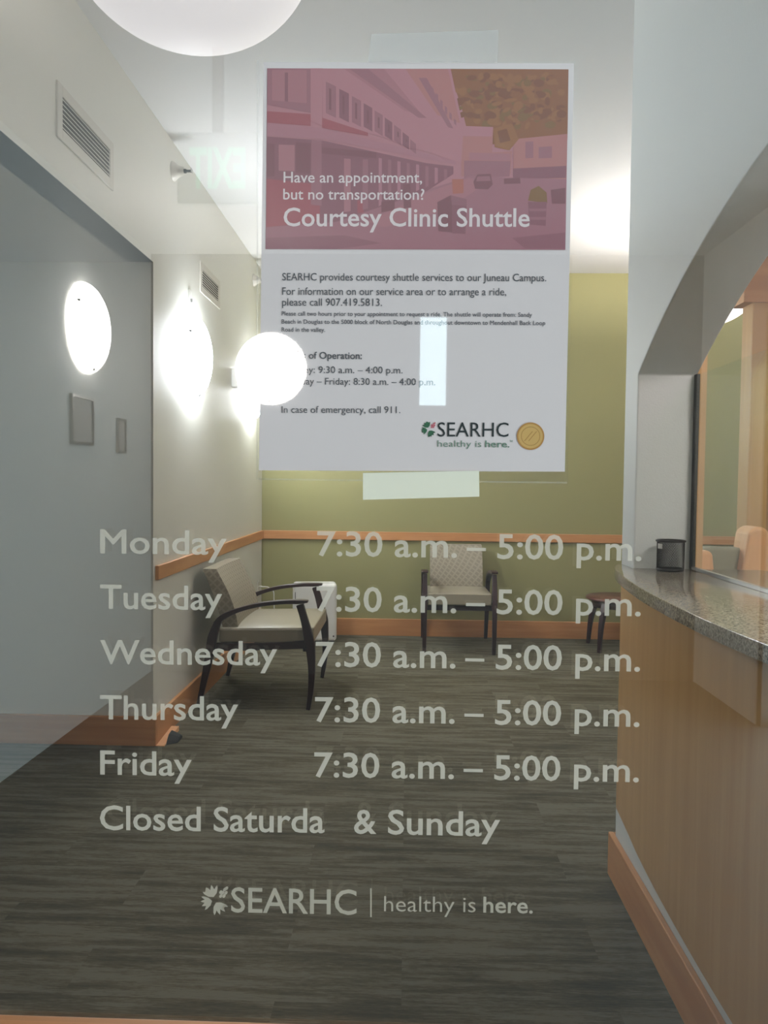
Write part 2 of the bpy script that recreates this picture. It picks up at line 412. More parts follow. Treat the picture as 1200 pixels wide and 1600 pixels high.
struct('wall_lobby_right', boxes((LX1, LX1+.1, LY, -3.55, 0, LH), (LX1, LX1+.1, -.45, YF0, 0, LH), (LX1, LX1+.1, -3.55, -.45, 2.4, LH)), M_['lobby'], 'lobby wall with an added glazed opening for daylight', 'wall')
w3 = struct('added_window_3', boxes((LX1+.03, LX1+.036, -3.55, -.45, 0, 2.4)), M_['screen_glass'], 'glazed lobby opening added to let in daylight', 'window')  # unseen opening, added so daylight brightens the lobby's left wall
obj('window_frame', boxes((LX1+.01, LX1+.06, -2.03, -1.97, 0, 2.4), (LX1+.01, LX1+.06, -3.55, -.45, 2.34, 2.4), (LX1+.01, LX1+.06, -3.55, -3.49, 0, 2.4), (LX1+.01, LX1+.06, -.51, -.45, 0, 2.4)), M_['dark_metal'], w3)

# ------------------------------------------------------------------ reception counter
front = [(0.752, 2.798), (0.735, 2.78), (0.708, 2.715), (0.676, 2.57), (0.651, 2.38), (0.630, 2.15), (0.622, 1.95), (0.620, 1.80), (0.622, 1.62), (0.632, 1.45), (0.650, 1.25), (0.676, 1.03), (0.708, .86), (0.735, .79), (0.752, .77)]
fr = [(p.x, p.y) for p in smooth_path([(x, y, 0) for x, y in front], 5)]
top_out = fr + [(0.752, 0.75), (1.18, 0.75), (1.18, 2.652), (0.7535, 2.652)]
ct = obj('granite_countertop', prism(top_out, 'z', 1.0855, 1.12), M_['granite'], bevel=(0.0165, 5), smooth=True)
tag(ct, 'speckled grey granite countertop with bowed front edge in the arched opening', 'countertop')
pf = [(0.7535, 2.80), (0.748, 2.72), (0.739, 2.60), (0.726, 2.44), (0.715, 2.22), (0.709, 2.0), (0.707, 1.8), (0.709, 1.6), (0.715, 1.38), (0.726, 1.16), (0.739, 1.0), (0.748, .88), (0.7535, .80)]
pfs = [(p.x, p.y) for p in smooth_path([(x, y, 0) for x, y in pf], 5)]
pn = obj('counter_front_panel', prism(pfs, 'z', 0.25, 1.085), M_['maple_z'])
tag(pn, 'curved maple veneer panel on the wall below the granite countertop', 'panel')

scr = thing('reception_screen', 'clear glass screen standing on the granite counter inside the arch', 'screen', (0.941, 1.7, 1.1205))
obj('glass_pane', boxes((-.003, .003, -1.0, 0.93, .006, 0.637)), M_['screen_glass'], scr)
obj('side_channel', boxes((-.004, .0065, 0.928, 0.953, 0, 0.64)), M_['dark_metal'], scr)
obj('bottom_channel', boxes((-.006, .0065, -1.0, 0.928, 0, 0.010)), M_['metal'], scr)

# pencil cup of woven wire
cup = thing('pencil_cup', 'empty black wire mesh pencil cup on the granite countertop', 'pencil cup', (0.852, 2.585, 1.1205))
cb = bmesh.new(); R0, HC, NU, NV = 0.042, 0.094, 52, 20
grid = [[cb.verts.new((R0*math.cos(2*math.pi*(i+0.5*(j % 2))/NU), R0*math.sin(2*math.pi*(i+0.5*(j % 2))/NU), 0.004+HC*j/NV)) for i in range(NU)] for j in range(NV+1)]
for j in range(NV-1):
    for i in range(NU):
        s = j % 2
        cb.faces.new((grid[j][i], grid[j+1][(i+s) % NU], grid[j+2][i], grid[j+1][(i+s-1) % NU]))
cm = obj('mesh_wall', cb, M_['black_mesh'], cup)
wm = cm.modifiers.new('wire', 'WIREFRAME'); wm.thickness = 0.0014; wm.use_replace = True
bm = lathe([(0.0, 0.0), (R0, 0.0), (R0+.0015, .004), (R0+.0015, .009), (R0-.001, .009), (R0-.002, .003), (0, .003)], 40); obj('base', bm, M_['black_mesh'], cup, smooth=True)
bm = lathe([(R0-.001, .094), (R0+.0045, .0945), (R0+.005, .099), (R0, .101), (R0-.003, .098), (R0-.001, .094)], 40); obj('rim', bm, M_['black_mesh'], cup, smooth=True)
bm = bmesh.new(); qs = []
for t in (190, 199, 208, 217):
    a = math.radians(t); qs.append([bm.verts.new(((R0+.0022)*math.cos(a), (R0+.0022)*math.sin(a), z)) for z in (.073, .089)])
for A, B in zip(qs, qs[1:]): bm.faces.new((A[0], B[0], B[1], A[1]))
st = obj('price_sticker', bm, M_['white_label'], cup); st['label'] = 'small white sticker'

# ------------------------------------------------------------------ waiting chairs
def cushion(x0, x1, y0, y1, z0, z1, sag=0.0, n=10):
    bm = bmesh.new()
    box(bm, x0, x1, y0, y1, z0, z1)
    bmesh.ops.subdivide_edges(bm, edges=bm.edges[:], cuts=n, use_grid_fill=True)
    return bm

def make_chair(label, W, loc, rz):
    """front = -y, rear feet at y = 0"""
    t = thing('waiting_chair', label, 'chair', loc, rz, 'padded waiting chairs with mahogany frames')
    hw = W/2
    # seat pad with a rolled front edge
    bm = cushion(-hw+.028, hw-.028, -.705, -.12, .398, .487, n=9)
    for v in bm.verts:
        x, y, z = v.co
        u = x/(hw-.028); f = (-y-.12)/.585
        if z > .44:
            v.co.z += .014*(1-u**4)*math.sin(math.pi*min(1, max(0, f*.95+.05))) + .004*f
        v.co.z += .008*f
    obj('seat', bm, M_['vinyl_beige'], t, smooth=True, bevel=(0.02, 4))
    # leaning backrest, slightly dished
    bw = hw-.055
    bm = cushion(-bw, bw, -.05, .035, 0, .475, n=11)
    for v in bm.verts:
        x, y, z = v.co
        k = z/.475
        if k > .93: v.co.x *= 1-.012*(k-.93)/.07
        yy = y - .012*(1-(x/bw)**2)*(-1 if y < 0 else 0) - (.018*math.sin(math.pi*k) if y < 0 else 0)
        v.co.y = yy - .19 + .145*k - .02*math.sin(math.pi*k)
        v.co.z = .385 + .462*k
    obj('backrest', bm, M_['ring'], t, smooth=True, bevel=(0.022, 4))
    for s in (-1, 1):
        x = s*hw
        bm = bar([(-.676, 0), (-.692, .12), (-.697, .25), (-.690, .36), (-.682, .42), (-.664, .50), (-.642, .58), (-.622, .645)],
                 [(.026, .03), (.034, .034), (.042, .036), (.054, .038), (.060, .04), (.050, .04), (.044, .038), (.046, .036)], x)
        l = obj('front_leg', bm, M_['mahogany'], t, bevel=(0.005, 2))
        bm = bar([(0, 0), (-.035, .16), (-.066, .31), (-.085, .42), (-.108, .50), (-.135, .548)],
                 [(.026, .03), (.036, .034), (.05, .036), (.056, .038), (.046, .038), (.030, .038)], x)
        obj('rear_leg', bm, M_['mahogany'], t, bevel=(0.005, 2))
        bm = bar([(-.105, .515), (-.150, .560), (-.25, .607), (-.38, .642), (-.52, .660), (-.62, .663), (-.672, .666)],
                 [(.034, .036), (.034, .042), (.026, .05), (.024, .054), (.024, .056), (.024, .056), (.014, .05)], x)
        obj('armrest', bm, M_['mahogany'], t, bevel=(0.005, 2))
        bm = bar([(-.08, .375), (-.3, .378), (-.5, .388), (-.69, .402)], [(.05, .024), (.044, .024), (.044, .024), (.05, .024)], s*(hw-.012))
        obj('side_rail', bm, M_['mahogany'], t, bevel=(0.003, 2))
    obj('cross_rail', boxes((-hw+.01, hw-.01, -.66, -.64, .355, .395)), M_['mahogany'], t)
    obj('cross_rail', boxes((-hw+.01, hw-.01, -.14, -.12, .345, .39)), M_['mahogany'], t)
    return t
make_chair('extra-wide beige padded chair with dark arms against the white left wall', 0.80, (-1.268, 5.18, 0), math.radians(90))
make_chair('narrow beige padded chair with dark arms against the green back wall', 0.565, (0.432, 7.092, 0), 0)

# ------------------------------------------------------------------ round side table
tb = thing('side_table', 'small round dark mahogany table by the green wall, half hidden behind the counter', 'table', (1.80, 6.76, 0))
obj('table_top', lathe([(0, .412), (.20, .412), (.255, .418), (.27, .428), (.27, .436), (.262, .444), (0, .446)], 64), M_['table_top'], tb, smooth=True)
obj('apron', lathe([(.205, .36), (.222, .36), (.222, .414), (.205, .414), (.205, .36)], 48), M_['mahogany'], tb, smooth=True)
for ang in (45, 135, 225, 315):
    a = math.radians(ang); d = Vector((math.cos(a), math.sin(a), 0))
    bm = bar([(.285, 0), (.275, .12), (.262, .22), (.238, .32), (.205, .41)], [(.026, .03), (.03, .034), (.036, .038), (.044, .042), (.05, .044)], 0)
    bmesh.ops.rotate(bm, verts=bm.verts, cent=(0, 0, 0), matrix=Matrix.Rotation(a-math.pi/2, 3, 'Z'))
    obj('leg', bm, M_['mahogany'], tb, bevel=(0.004, 2))

# ------------------------------------------------------------------ air purifier with its cord and the outlets
pu = thing('air_purifier', 'white box air purifier standing on the carpet in the back left corner', 'air purifier', (-0.80, 6.87, 0), math.radians(8))
bm = boxes((-.19, .19, -.10, .10, .012, .51)); obj('body', bm, M_['white_plastic'], pu, bevel=(0.03, 4))
obj('foot', boxes((-.17, -.10, -.09, .09, 0, .013)), M_['black_rubber'], pu); obj('foot', boxes((.10, .17, -.09, .09, 0, .013)), M_['black_rubber'], pu)
obj('control_panel', boxes((-.12, .12, -.05, .05, .5095, .513)), M_['white_label'], pu, bevel=(0.002, 2))
obj('intake_slot', boxes((-.171, -.166, -.1015, -.098, .36, .44)), M_['dark_metal'], pu)
obj('badge', boxes((.155, .168, -.1015, -.098, .05, .062)), M_['dark_metal'], pu)
tag(obj('power_cord', tube(smooth_path([(XL+.012, 6.99, .455), (XL+.045, 6.99, .45), (-1.235, 7.03, .44), (-1.195, 7.06, .40), (-1.19, 7.07, .30), (-1.18, 7.08, .12), (-1.12, 7.08, .012), (-1.0, 7.02, .008), (-.90, 6.985, .03), (-.86, 6.968, .05)], 8), .0045), M_['white_plastic'], smooth=True),
    'white power cord looping from the wall outlet to the air purifier', 'cord')
for i, (y, lab) in enumerate(((6.98, 'white wall outlet with the cord plugged in, nearest the corner'), (6.60, 'white blank wall outlet behind the wide chair, without a cord'))):
    ol = thing('wall_outlet', lab, 'outlet', (XL, y, .455), 0)
    obj('cover_plate', boxes((0, .006, -.036, .036, -.058, .058)), M_['white_plastic'], ol, bevel=(0.002, 2))
    obj('socket', boxes((.0055, .009, -.017, .017, .008, .036)), M_['vent_white'], ol); obj('socket', boxes((.0055, .009, -.017, .017, -.036, -.008)), M_['vent_white'], ol)

# ------------------------------------------------------------------ door stop at the wall corner
ds = thing('door_stop', 'wooden door wedge with black rubber foot at the wall corner', 'door stop', (-1.285, 4.08, 0))
bm = prism([(-.02, 0), (.25, 0), (.25, .026), (-.02, .006)], 'x', -.014, .030); obj('wedge', bm, M_['peach'], ds, bevel=(0.002, 2))
bm = bmesh.new()
bm = prism([(.0, 0), (.16, 0), (.15, .03), (.10, .052), (.05, .046), (.015, .02)], 'x', .0305, .085)
for v in bm.verts:
    if v.co.x > .05: v.co.z *= .55; v.co.y = .09+(v.co.y-.09)*.55
f_ = obj('rubber_foot', bm, M_['black_rubber'], ds, bevel=(0.006, 2)); f_['label'] = 'black rubber foot'

# ------------------------------------------------------------------ wall lights
def make_sconce(lens, label, loc, rz, group):
    t = thing('wall_sconce', label, 'wall light', loc, rz, group)
    obj('back_plate', lathe([(0, 0), (.245, 0), (.249, .003), (.249, .006), (.243, .0075), (0, .0075)], 64, 'x'), M_['white_plastic'], t, smooth=True, bevel=(0.002, 2))
    prof = [(.256*math.cos(a), .004+.112*math.sin(a)) for a in [math.pi/2*i/12 for i in range(13)]]; prof[-1] = (0, prof[-1][1])
    ln = obj('lens', lathe(prof, 64, 'x'), lens, t, smooth=True)
    for ang in (60, 180, 300):
        a = math.radians(ang); bm = lathe([(0, .036), (.008, .036), (.008, .058), (0, .061)], 12, 'x')
        bmesh.ops.translate(bm, verts=bm.verts, vec=(0, .232*math.sin(a), .232*math.cos(a)))
        obj('clip_screw', bm, M_['dark_metal'], ln, smooth=True)
    return t
s1 = make_sconce(M_['sconce'], 'lit round wall light on the left wall, in front of the wide chair', (XL, 4.79, 2.14), 0, 'round wall lights')
s2 = copy_tree(s1); s2.location = (XL, 6.58, 2.14); s2['label'] = 'lit round wall light on the left wall nearest the green wall, behind the poster edge'
s1['label'] = 'lit round wall light on the left wall under the small switch plate'
s3 = make_sconce(M_['lobby_sconce'], 'round lobby wall light mirrored over the recess wall at left', (LX0, -3.38, 2.25), 0, 'lobby wall lights')
s4 = copy_tree(s3); s4.location = (-0.985, LY, 2.19); s4.rotation_euler = (0, 0, math.radians(90)); s4['label'] = 'round lobby wall light mirrored as a glare on the poster edge'

# ------------------------------------------------------------------ pendant bowls
def make_bowl(glass, watts, label, loc):
    """z = 0 is the bottom of the bowl"""
    t = thing('pendant_bowl_light', label, 'pendant light', loc, 0, 'white glass pendant bowls')
    a_, b_ = .34, .286
    prof = [(a_*math.sin(q), b_*(1-math.cos(q))) for q in [math.radians(86)*i/20 for i in range(21)]]
    inner = [(r-.006 if r > .01 else r, z+.006) for r, z in prof[::-1]]
    prof[0] = (0, 0); inner[-1] = (0, .006)
    obj('glass_bowl', lathe(prof+inner, 72), glass, t, smooth=True)
    top = H-loc[2]
    for ang in (30, 150, 270):
        q = math.radians(ang)
        obj('hanger_rod', tube([(.333*math.cos(q), .333*math.sin(q), .262), (.02*math.cos(q), .02*math.sin(q), top-.03)], .004, 8), M_['metal'], t, smooth=True)
    obj('ceiling_canopy', lathe([(0, top-.035), (.04, top-.035), (.065, top-.02), (.07, top-.001), (0, top-.001)], 32), M_['metal'], t, smooth=True)
    l = bpy.data.lights.new('bowl_lamp', 'POINT'); l.energy = watts; l.shadow_soft_size = .08; l.color = (1.0, .93, .88)
    lo = bpy.data.objects.new('bowl_lamp', l); COL.objects.link(lo); lo.parent = t; lo.location = (0, 0, .24)
    return t
make_bowl(M_['bowl_dim'], NEARLIGHT, 'large white glass bowl light hanging near the window at the top', (-0.60, 2.15, 2.58))
make_bowl(M_['bowl_lit'], UPLIGHT, 'bright glass bowl light hanging beyond the reception arch', (2.05, 5.6, 2.50))

# ------------------------------------------------------------------ unseen light added in the booth to brighten the arch jamb
M_['booth_fill_panel'] = emit_mat('booth_fill_panel', (1.0, .90, .87, 1), BOOTH_FILL)
struct('added_booth_ceiling', boxes((XRB, 2.5, YF1, 3.31, 2.5, 2.56)), M_['ceil'], 'low booth ceiling added to carry the fill light', 'ceiling')  # unseen slab, added so the fill light hangs lower and clears the arch
cl_ = thing('added_booth_light', 'square fill light added out of view inside the reception booth', 'ceiling light', (1.60, 1.45, 2.5))
obj('frame', boxes((-.32, .32, -.32, -.29, -.07, 0), (-.32, .32, .29, .32, -.07, 0), (-.32, -.29, -.29, .29, -.07, 0), (.29, .32, -.29, .29, -.07, 0)), M_['white_plastic'], cl_)
obj('diffuser', boxes((-.29, .29, -.29, .29, -.06, -.04)), M_['booth_fill_panel'], cl_)

# ------------------------------------------------------------------ vents, sprinklers, strobe, switch plate
def make_vent(label, y0, y1, z0, z1):
    t = thing('wall_vent', label, 'vent', (XL, (y0+y1)/2, (z0+z1)/2), 0, 'air vents on the left wall')
    hy, hz = (y1-y0)/2, (z1-z0)/2; m = .042
    obj('frame', boxes((0, .008, -hy, -hy+m, -hz, hz), (0, .008, hy-m, hy, -hz, hz), (0, .008, -hy+m, hy-m, -hz, -hz+m), (0, .008, -hy+m, hy-m, hz-m, hz)), M_['vent_white'], t, bevel=(0.002, 2))
    obj('backing', boxes((0.0005, .002, -hy+m, hy-m, -hz+m, hz-m)), M_['vent_dark'], t)
    n = 7; pitch = (2*hz-2*m)/n
    for k in range(n):
        z = -hz+m+pitch*(k+.5)
        bm = prism([(.002, z+.004), (.0075, z-.004), (.0085, z-.0025), (.003, z+.0055)], 'y', -hy+m, hy-m)
        obj('slat', bm, M_['vent_white'], t)
    return t
make_vent('slatted white air vent high on the left wall, over the recess opening', 2.955, 3.515, 2.665, 2.87)
make_vent('slatted white air vent on the left wall between the two wall lights', 4.985, 5.50, 2.575, 2.765)

def make_sprinkler(label, y, z):
    t = thing('fire_sprinkler', label, 'sprinkler', (XL, y, z), 0, 'sidewall sprinklers on the left wall')
    obj('escutcheon', lathe([(0, 0), (.052, 0), (.053, .004), (.030, .036), (.022, .062), (0, .062)], 32, 'x'), M_['vent_white'], t, smooth=True)
    bm = lathe([(0, .06), (.012, .06), (.012, .074), (.005, .078), (.005, .098), (0, .098)], 16, 'x')
    box(bm, .07, .105, -.012, -.009, -.003, .003); box(bm, .07, .105, .009, .012, -.003, .003)
    obj('nozzle', bm, M_['dark_metal'], t)
    obj('deflector', boxes((.103, .106, -.016, .016, -.006, .014)), M_['metal'], t)
    return t
make_sprinkler('sidewall sprinkler head with cone collar above the first wall light', 4.42, 3.10)
make_sprinkler('sidewall sprinkler head on the left wall beside the poster edge', 6.72, 3.08)

sb = thing('alarm_strobe', 'small white alarm box with clear lens between the two wall lights', 'alarm', (XL, 5.93, 2.155))
obj('housing', boxes((0, .045, -.045, .045, -.07, .07)), M_['white_plastic'], sb, bevel=(0.008, 3))
obj('strobe_lens', lathe([(.022, .044), (.02, .058), (.01, .066), (0, .067)], 20, 'x'), M_['metal'], sb, smooth=True)
sp = thing('switch_plate', 'small white plate on the left wall just above the first wall light', 'plate', (XL, 4.76, 2.47))
obj('cover_plate', boxes((0, .006, -.035, .035, -.057, .057)), M_['white_plastic'], sp, bevel=(0.002, 2))
obj('toggle', boxes((.005, .018, -.005, .005, -.012, .008)), M_['metal'], sp)

# ------------------------------------------------------------------ maple stool seen through the reception glass
mc = thing('maple_stool', 'pale maple high stool with grey back cushion seen through the reception glass', 'stool', (1.18, 2.93, 0))
def upright(x0, x1, top):
    xm, hw = (x0+x1)/2, (x1-x0)/2
    pts = [(x0-.022, .62), (x1+.022, .62), (x1+.016, top-.16)] + [(xm+hw*math.cos(q), top-hw*.9+hw*.9*math.sin(q)) for q in [math.pi*i/14 for i in range(15)]] + [(x0-.016, top-.16)]
    return prism(pts, 'y', -.07, .05)
obj('upright', upright(-.135, -.085, 1.165), M_['peach'], mc, bevel=(0.012, 3)); obj('upright', upright(.035, .115, 1.252), M_['peach'], mc, bevel=(0.012, 3))
bm = cushion(-.10, .05, -.02, .06, .80, 1.172, n=6); obj('back_cushion', bm, M_['grey_fabric'], mc, smooth=True, bevel=(0.03, 4))
bm = cushion(-.16, .14, -.20, .05, .56, .62, n=4); obj('seat', bm, M_['grey_fabric'], mc, smooth=True, bevel=(0.02, 3))
for x in (-.12, .10):
    for y in (-.16, .02): obj('leg', tube([(x*1.25, y, 0), (x, y, .565)], [.014, .018], 12), M_['peach'], mc, smooth=True)
for z, y in ((.25, -.16),): obj('footrest', tube([(-.14, y, z), (.118, y, z)], .01, 10), M_['peach'], mc, smooth=True)

# ------------------------------------------------------------------ notices on the lobby wall, mirrored faintly
M_['notice'] = mat('printed_notice', srgb(192, 186, 182), 0.5)
for lab, y0, y1, z0, z1 in (('framed notice on the lobby wall, mirrored under the round lobby light', -3.47, -3.17, 1.585, 1.86), ('small grey box on the lobby wall, mirrored beside the framed notice', -4.00, -3.86, 1.56, 1.78)):
    n_ = thing('wall_notice', lab, 'notice', (LX0, (y0+y1)/2, (z0+z1)/2), 0)
    hy, hz = (y1-y0)/2, (z1-z0)/2
    obj('frame', boxes((0, .02, -hy, hy, -hz, -hz+.015), (0, .02, -hy, hy, hz-.015, hz), (0, .02, -hy, -hy+.015, -hz+.015, hz-.015), (0, .02, hy-.015, hy, -hz+.015, hz-.015)), M_['metal'], n_)
    obj('sheet', boxes((0, .01, -hy+.015, hy-.015, -hz+.015, hz-.015)), M_['notice'], n_)

# ------------------------------------------------------------------ lobby exit sign, mirrored faintly in the glass
ex = thing('exit_sign', 'green lettered hanging sign in the lobby, mirrored faintly near the ceiling', 'sign', (-0.725, -1.88, 2.56))
M_['exit_panel'] = emit_mat('exit_panel', (0.9, 1, 0.95, 1), 0.05)
M_['exit_green'] = emit_mat('exit_green', (0.06, 0.9, 0.45, 1), 0.38)
obj('sign_panel', boxes((-.15, .15, -.012, .012, -.13, .13)), M_['exit_panel'], ex)
obj('hanger', boxes((-.02, .02, -.012, .012, .13, LH-2.56)), M_['metal'], ex)

def embolden(me, d):
    """even out the fill of flat lettering and push its outline outwards by d"""
    bm = bmesh.new(); bm.from_mesh(me)
    bmesh.ops.remove_doubles(bm, verts=bm.verts[:], dist=1e-5)
    bmesh.ops.triangulate(bm, faces=bm.faces[:]); bmesh.ops.beautify_fill(bm, faces=bm.faces[:], edges=[e for e in bm.edges if len(e.link_faces) == 2])
    push = {}
    for e in bm.edges:
        if len(e.link_faces) != 1: continue
        a, b = e.verts; t = b.co-a.co
        if t.length < 1e-7: continue
        n = Vector((t.y, -t.x, 0)).normalized(); c = e.link_faces[0].calc_center_median()
        if n.dot(c-a.co) > 0: n = -n
        for v in e.verts: push.setdefault(v, []).append(n)
    for v, ns in push.items():
        m_ = sum(ns, Vector())/len(ns)
        if m_.length > .3: v.co += m_/m_.length_squared*d
    bm.to_mesh(me); bm.free()

def text_mesh(name, s, m, parent, place, bold=0.0, depth=0.0002, to=None):
    """lettering as a mesh; place = function mapping a mesh (x,y in font units) to its world matrix"""
    c = bpy.data.curves.new('lettering', 'FONT'); c.body = s; c.resolution_u = 3
    o = bpy.data.objects.new('lettering', c); COL.objects.link(o); bpy.context.view_layer.update()
    me = bpy.data.meshes.new_from_object(o.evaluated_get(bpy.context.evaluated_depsgraph_get()))
    COL.objects.unlink(o); bpy.data.objects.remove(o); bpy.data.curves.remove(c)
    embolden(me, bold); place(me); me.materials.clear()
    return link(name, me, m, parent)

CAP = 0.70
def cap_height():
    c = bpy.data.curves.new('lettering', 'FONT'); c.body = 'H'; o = bpy.data.objects.new('lettering', c); COL.objects.link(o); bpy.context.view_layer.update()
    h_ = o.dimensions.y; COL.objects.unlink(o); bpy.data.objects.remove(o); bpy.data.curves.remove(c); return h_
CAP = cap_height()

def on_glass(pl, pr, cap, Y, root=(0, 0, 0)):
    """fit lettering between two baseline ends (photo pixels) on the plane y = Y; cap = capital height in pixels"""
    A, B = gpt(*pl, Y), gpt(*pr, Y); mid = gpt((pl[0]+pr[0])/2, (pl[1]+pr[1])/2-cap, Y); base = gpt((pl[0]+pr[0])/2, (pl[1]+pr[1])/2, Y)
    hz = (mid-base).length
    def f(me):
        xs = [v.co.x for v in me.vertices]; x0, x1 = min(xs), max(xs)
        for v in me.vertices:
            t = (v.co.x-x0)/(x1-x0)
            P = A.lerp(B, t)
            v.co = Vector((P.x, Y, P.z+v.co.y/CAP*hz))-Vector(root)
    return f

# exit letters face the glass (towards +y): E stands at +x
def exit_place(me):
    xs = [v.co.x for v in me.vertices]; x0, x1 = min(xs), max(xs)
    for v in me.vertices: v.co = Vector((.105-.21*(v.co.x-x0)/(x1-x0), .0125, -.07+.14*v.co.y/CAP))
text_mesh('sign_letters', 'EXIT', M_['exit_green'], ex, exit_place, bold=.03)

# ------------------------------------------------------------------ opening hours lettering on the glass
LYG = GY-.0006
GRP = 'opening hours lettering on the window'
def row(label, *parts):
    A = gpt(*parts[0][2], LYG)
    t = thing('window_lettering', label, 'lettering', (A.x, LYG, A.z), 0, GRP)
    for name, s, pl, pr, cap in parts:
        text_mesh(name, s, M_['lettering'], t, on_glass(pl, pr, cap, LYG, (A.x, LYG, A.z)), bold=.012)
    return t
days = [('Monday', 354), ('Tuesday', 347), ('Wednesday', 433), ('Thursday', 372), ('Friday', 299.5)]
for i, (d, xr) in enumerate(days):
    y = 864+86.4*i
    s = -1.2*i
    row('pale frosted %s row with times 7:30 to 5:00 on the glass' % d,
        ('day_name', d, (156.5, y), (xr, y+2.5), 36.5),
        ('opening_time', '7:30 a.m.', (495.5+s, y+4), (714+s, y+7), 37.5),
        ('dash', '\u2013', (729+s, y+8), (759+s, y+8.5), 37.5),
        ('closing_time', '5:00 p.m.', (777+s, y+8.5), (1002+s*.8, y+12), 37.5))
row('pale frosted lettering reading Closed Saturda & Sunday, one letter missing',
    ('closed_word', 'Closed Saturda', (156, 1296), (507, 1301), 37), ('and_sign', '&', (553, 1302), (588, 1302.5), 37), ('sunday_word', 'Sunday', (606, 1303), (781, 1306.5), 37))

def leaf_poly(cx, cy, r0, r1, ang, spread, teeth=4):
    """a toothed fan leaf outline in photo pixels: stem point, then a scalloped edge"""
    pts = [(cx+r0*.25*math.cos(ang), cy+r0*.25*math.sin(ang))]
    n = teeth*4
    for k in range(n+1):
        a = ang-spread+2*spread*k/n
        rr = r0+(r1-r0)*(0.66+0.34*math.cos(2*math.pi*(k-2)/4)) if 0 < k < n else r0*.9
        rr *= .86+.14*math.cos((a-ang)*1.2)
        pts.append((cx+rr*math.cos(a), cy+rr*math.sin(a)))
    return pts
def disc_poly(cx, cy, rx, ry=None, rot=0, n=16):
    ry = ry or rx
    return [(cx+rx*math.cos(q)*math.cos(rot)-ry*math.sin(q)*math.sin(rot), cy+rx*math.cos(q)*math.sin(rot)+ry*math.sin(q)*math.cos(rot)) for q in [2*math.pi*i/n for i in range(n)]]
def print_mesh(name, polys, mats, parent, Y, root=(0, 0, 0), step=0.00002, thick=0.0):
    """flat printed or cut shapes: polys = (photo-pixel outline, material index); later ones lie on earlier ones"""
    bm = bmesh.new()
    for k, (pts, mi) in enumerate(polys):
        vs = [bm.verts.new(gpt(px, py, Y-step*k)-Vector(root)) for px, py in pts]
        try: f = bm.faces.new(vs)
        except ValueError: continue
        f.material_index = mi
    bmesh.ops.triangulate(bm, faces=bm.faces[:])
    for f in bm.faces:
        if f.normal.y > 0: f.normal_flip()
    me = bpy.data.meshes.new(name); bm.to_mesh(me); bm.free()
    return link(name, me, mats, parent)

def emblem(cx, cy, sc):
    L = []
    L.append((leaf_poly(cx-2*sc, cy-1*sc, 11*sc, 22*sc, math.radians(-115), math.radians(48)), 0))
    L.append((leaf_poly(cx-3*sc, cy+2*sc, 11*sc, 21*sc, math.radians(165), math.radians(42)), 0))
    L.append((leaf_poly(cx-1*sc, cy+3*sc, 11*sc, 23*sc, math.radians(58), math.radians(46)), 0))
    for dx, dy in ((8, -5), (11, -10), (14, -15), (13, -5), (16, -10), (17, -17), (8, -11)):
        L.append((disc_poly(cx+dx*sc, cy+dy*sc, 2.3*sc, 3.2*sc, math.radians(35), 10), 1))
    return L

A = gpt(315, 1426, LYG)
lg = thing('logo_lettering', 'pale frosted leaf logo and slogan low on the glass', 'lettering', (A.x, LYG, A.z), 0)
root = (A.x, LYG, A.z)
print_mesh('leaf_emblem', emblem(337, 1405, 1.0), [M_['logo_film'], M_['logo_film']], lg, LYG, root, step=0)
text_mesh('logo_word', 'SEARHC', M_['logo_film'], lg, on_glass((361, 1425), (557, 1429), 38, LYG, root), bold=.008)
print_mesh('divider', [([(578.5, 1388), (580.8, 1388), (580.8, 1433), (578.5, 1433)], 0)], [M_['logo_film']], lg, LYG, root)
text_mesh('slogan', 'healthy is', M_['logo_film'], lg, on_glass((600, 1424), (743, 1425.5), 24, LYG, root), bold=-.006)
text_mesh('slogan_bold', 'here.', M_['logo_film'], lg, on_glass((755, 1425.5), (832.5, 1427), 24, LYG, root), bold=.014)

# ------------------------------------------------------------------ poster taped on the glass
def ink(name, r, g, b, fade=0.0):
    f = lambda c, t: c+(t-c)*fade
    return mat('ink_'+name, srgb(f(r, 176)*.95, f(g, 112)*.93, f(b, 118)*.95), 0.6, spec=0.15)
PY = GY-.0012
A = gpt(405, 735, PY); root = (A.x, PY, A.z)
po = thing('poster', 'white laminated shuttle poster with pink street photo taped on the glass', 'poster', root)
M_['paper'] = mat('poster_paper', srgb(228, 211, 209), 0.7, spec=0.2)
PAP = [(412, 97), (897, 99), (882.5, 737), (404.5, 735)]
bm = bmesh.new(); F = [bm.verts.new(gpt(x, y, PY)-Vector(root)) for x, y in PAP]; Bk = [bm.verts.new(v.co+Vector((0, .0004, 0))) for v in F]
bm.faces.new(F); bm.faces.new(Bk[::-1])
for i in range(4): bm.faces.new((F[i], Bk[i], Bk[(i+1) % 4], F[(i+1) % 4]))
obj('paper', bm, M_['paper'], po)
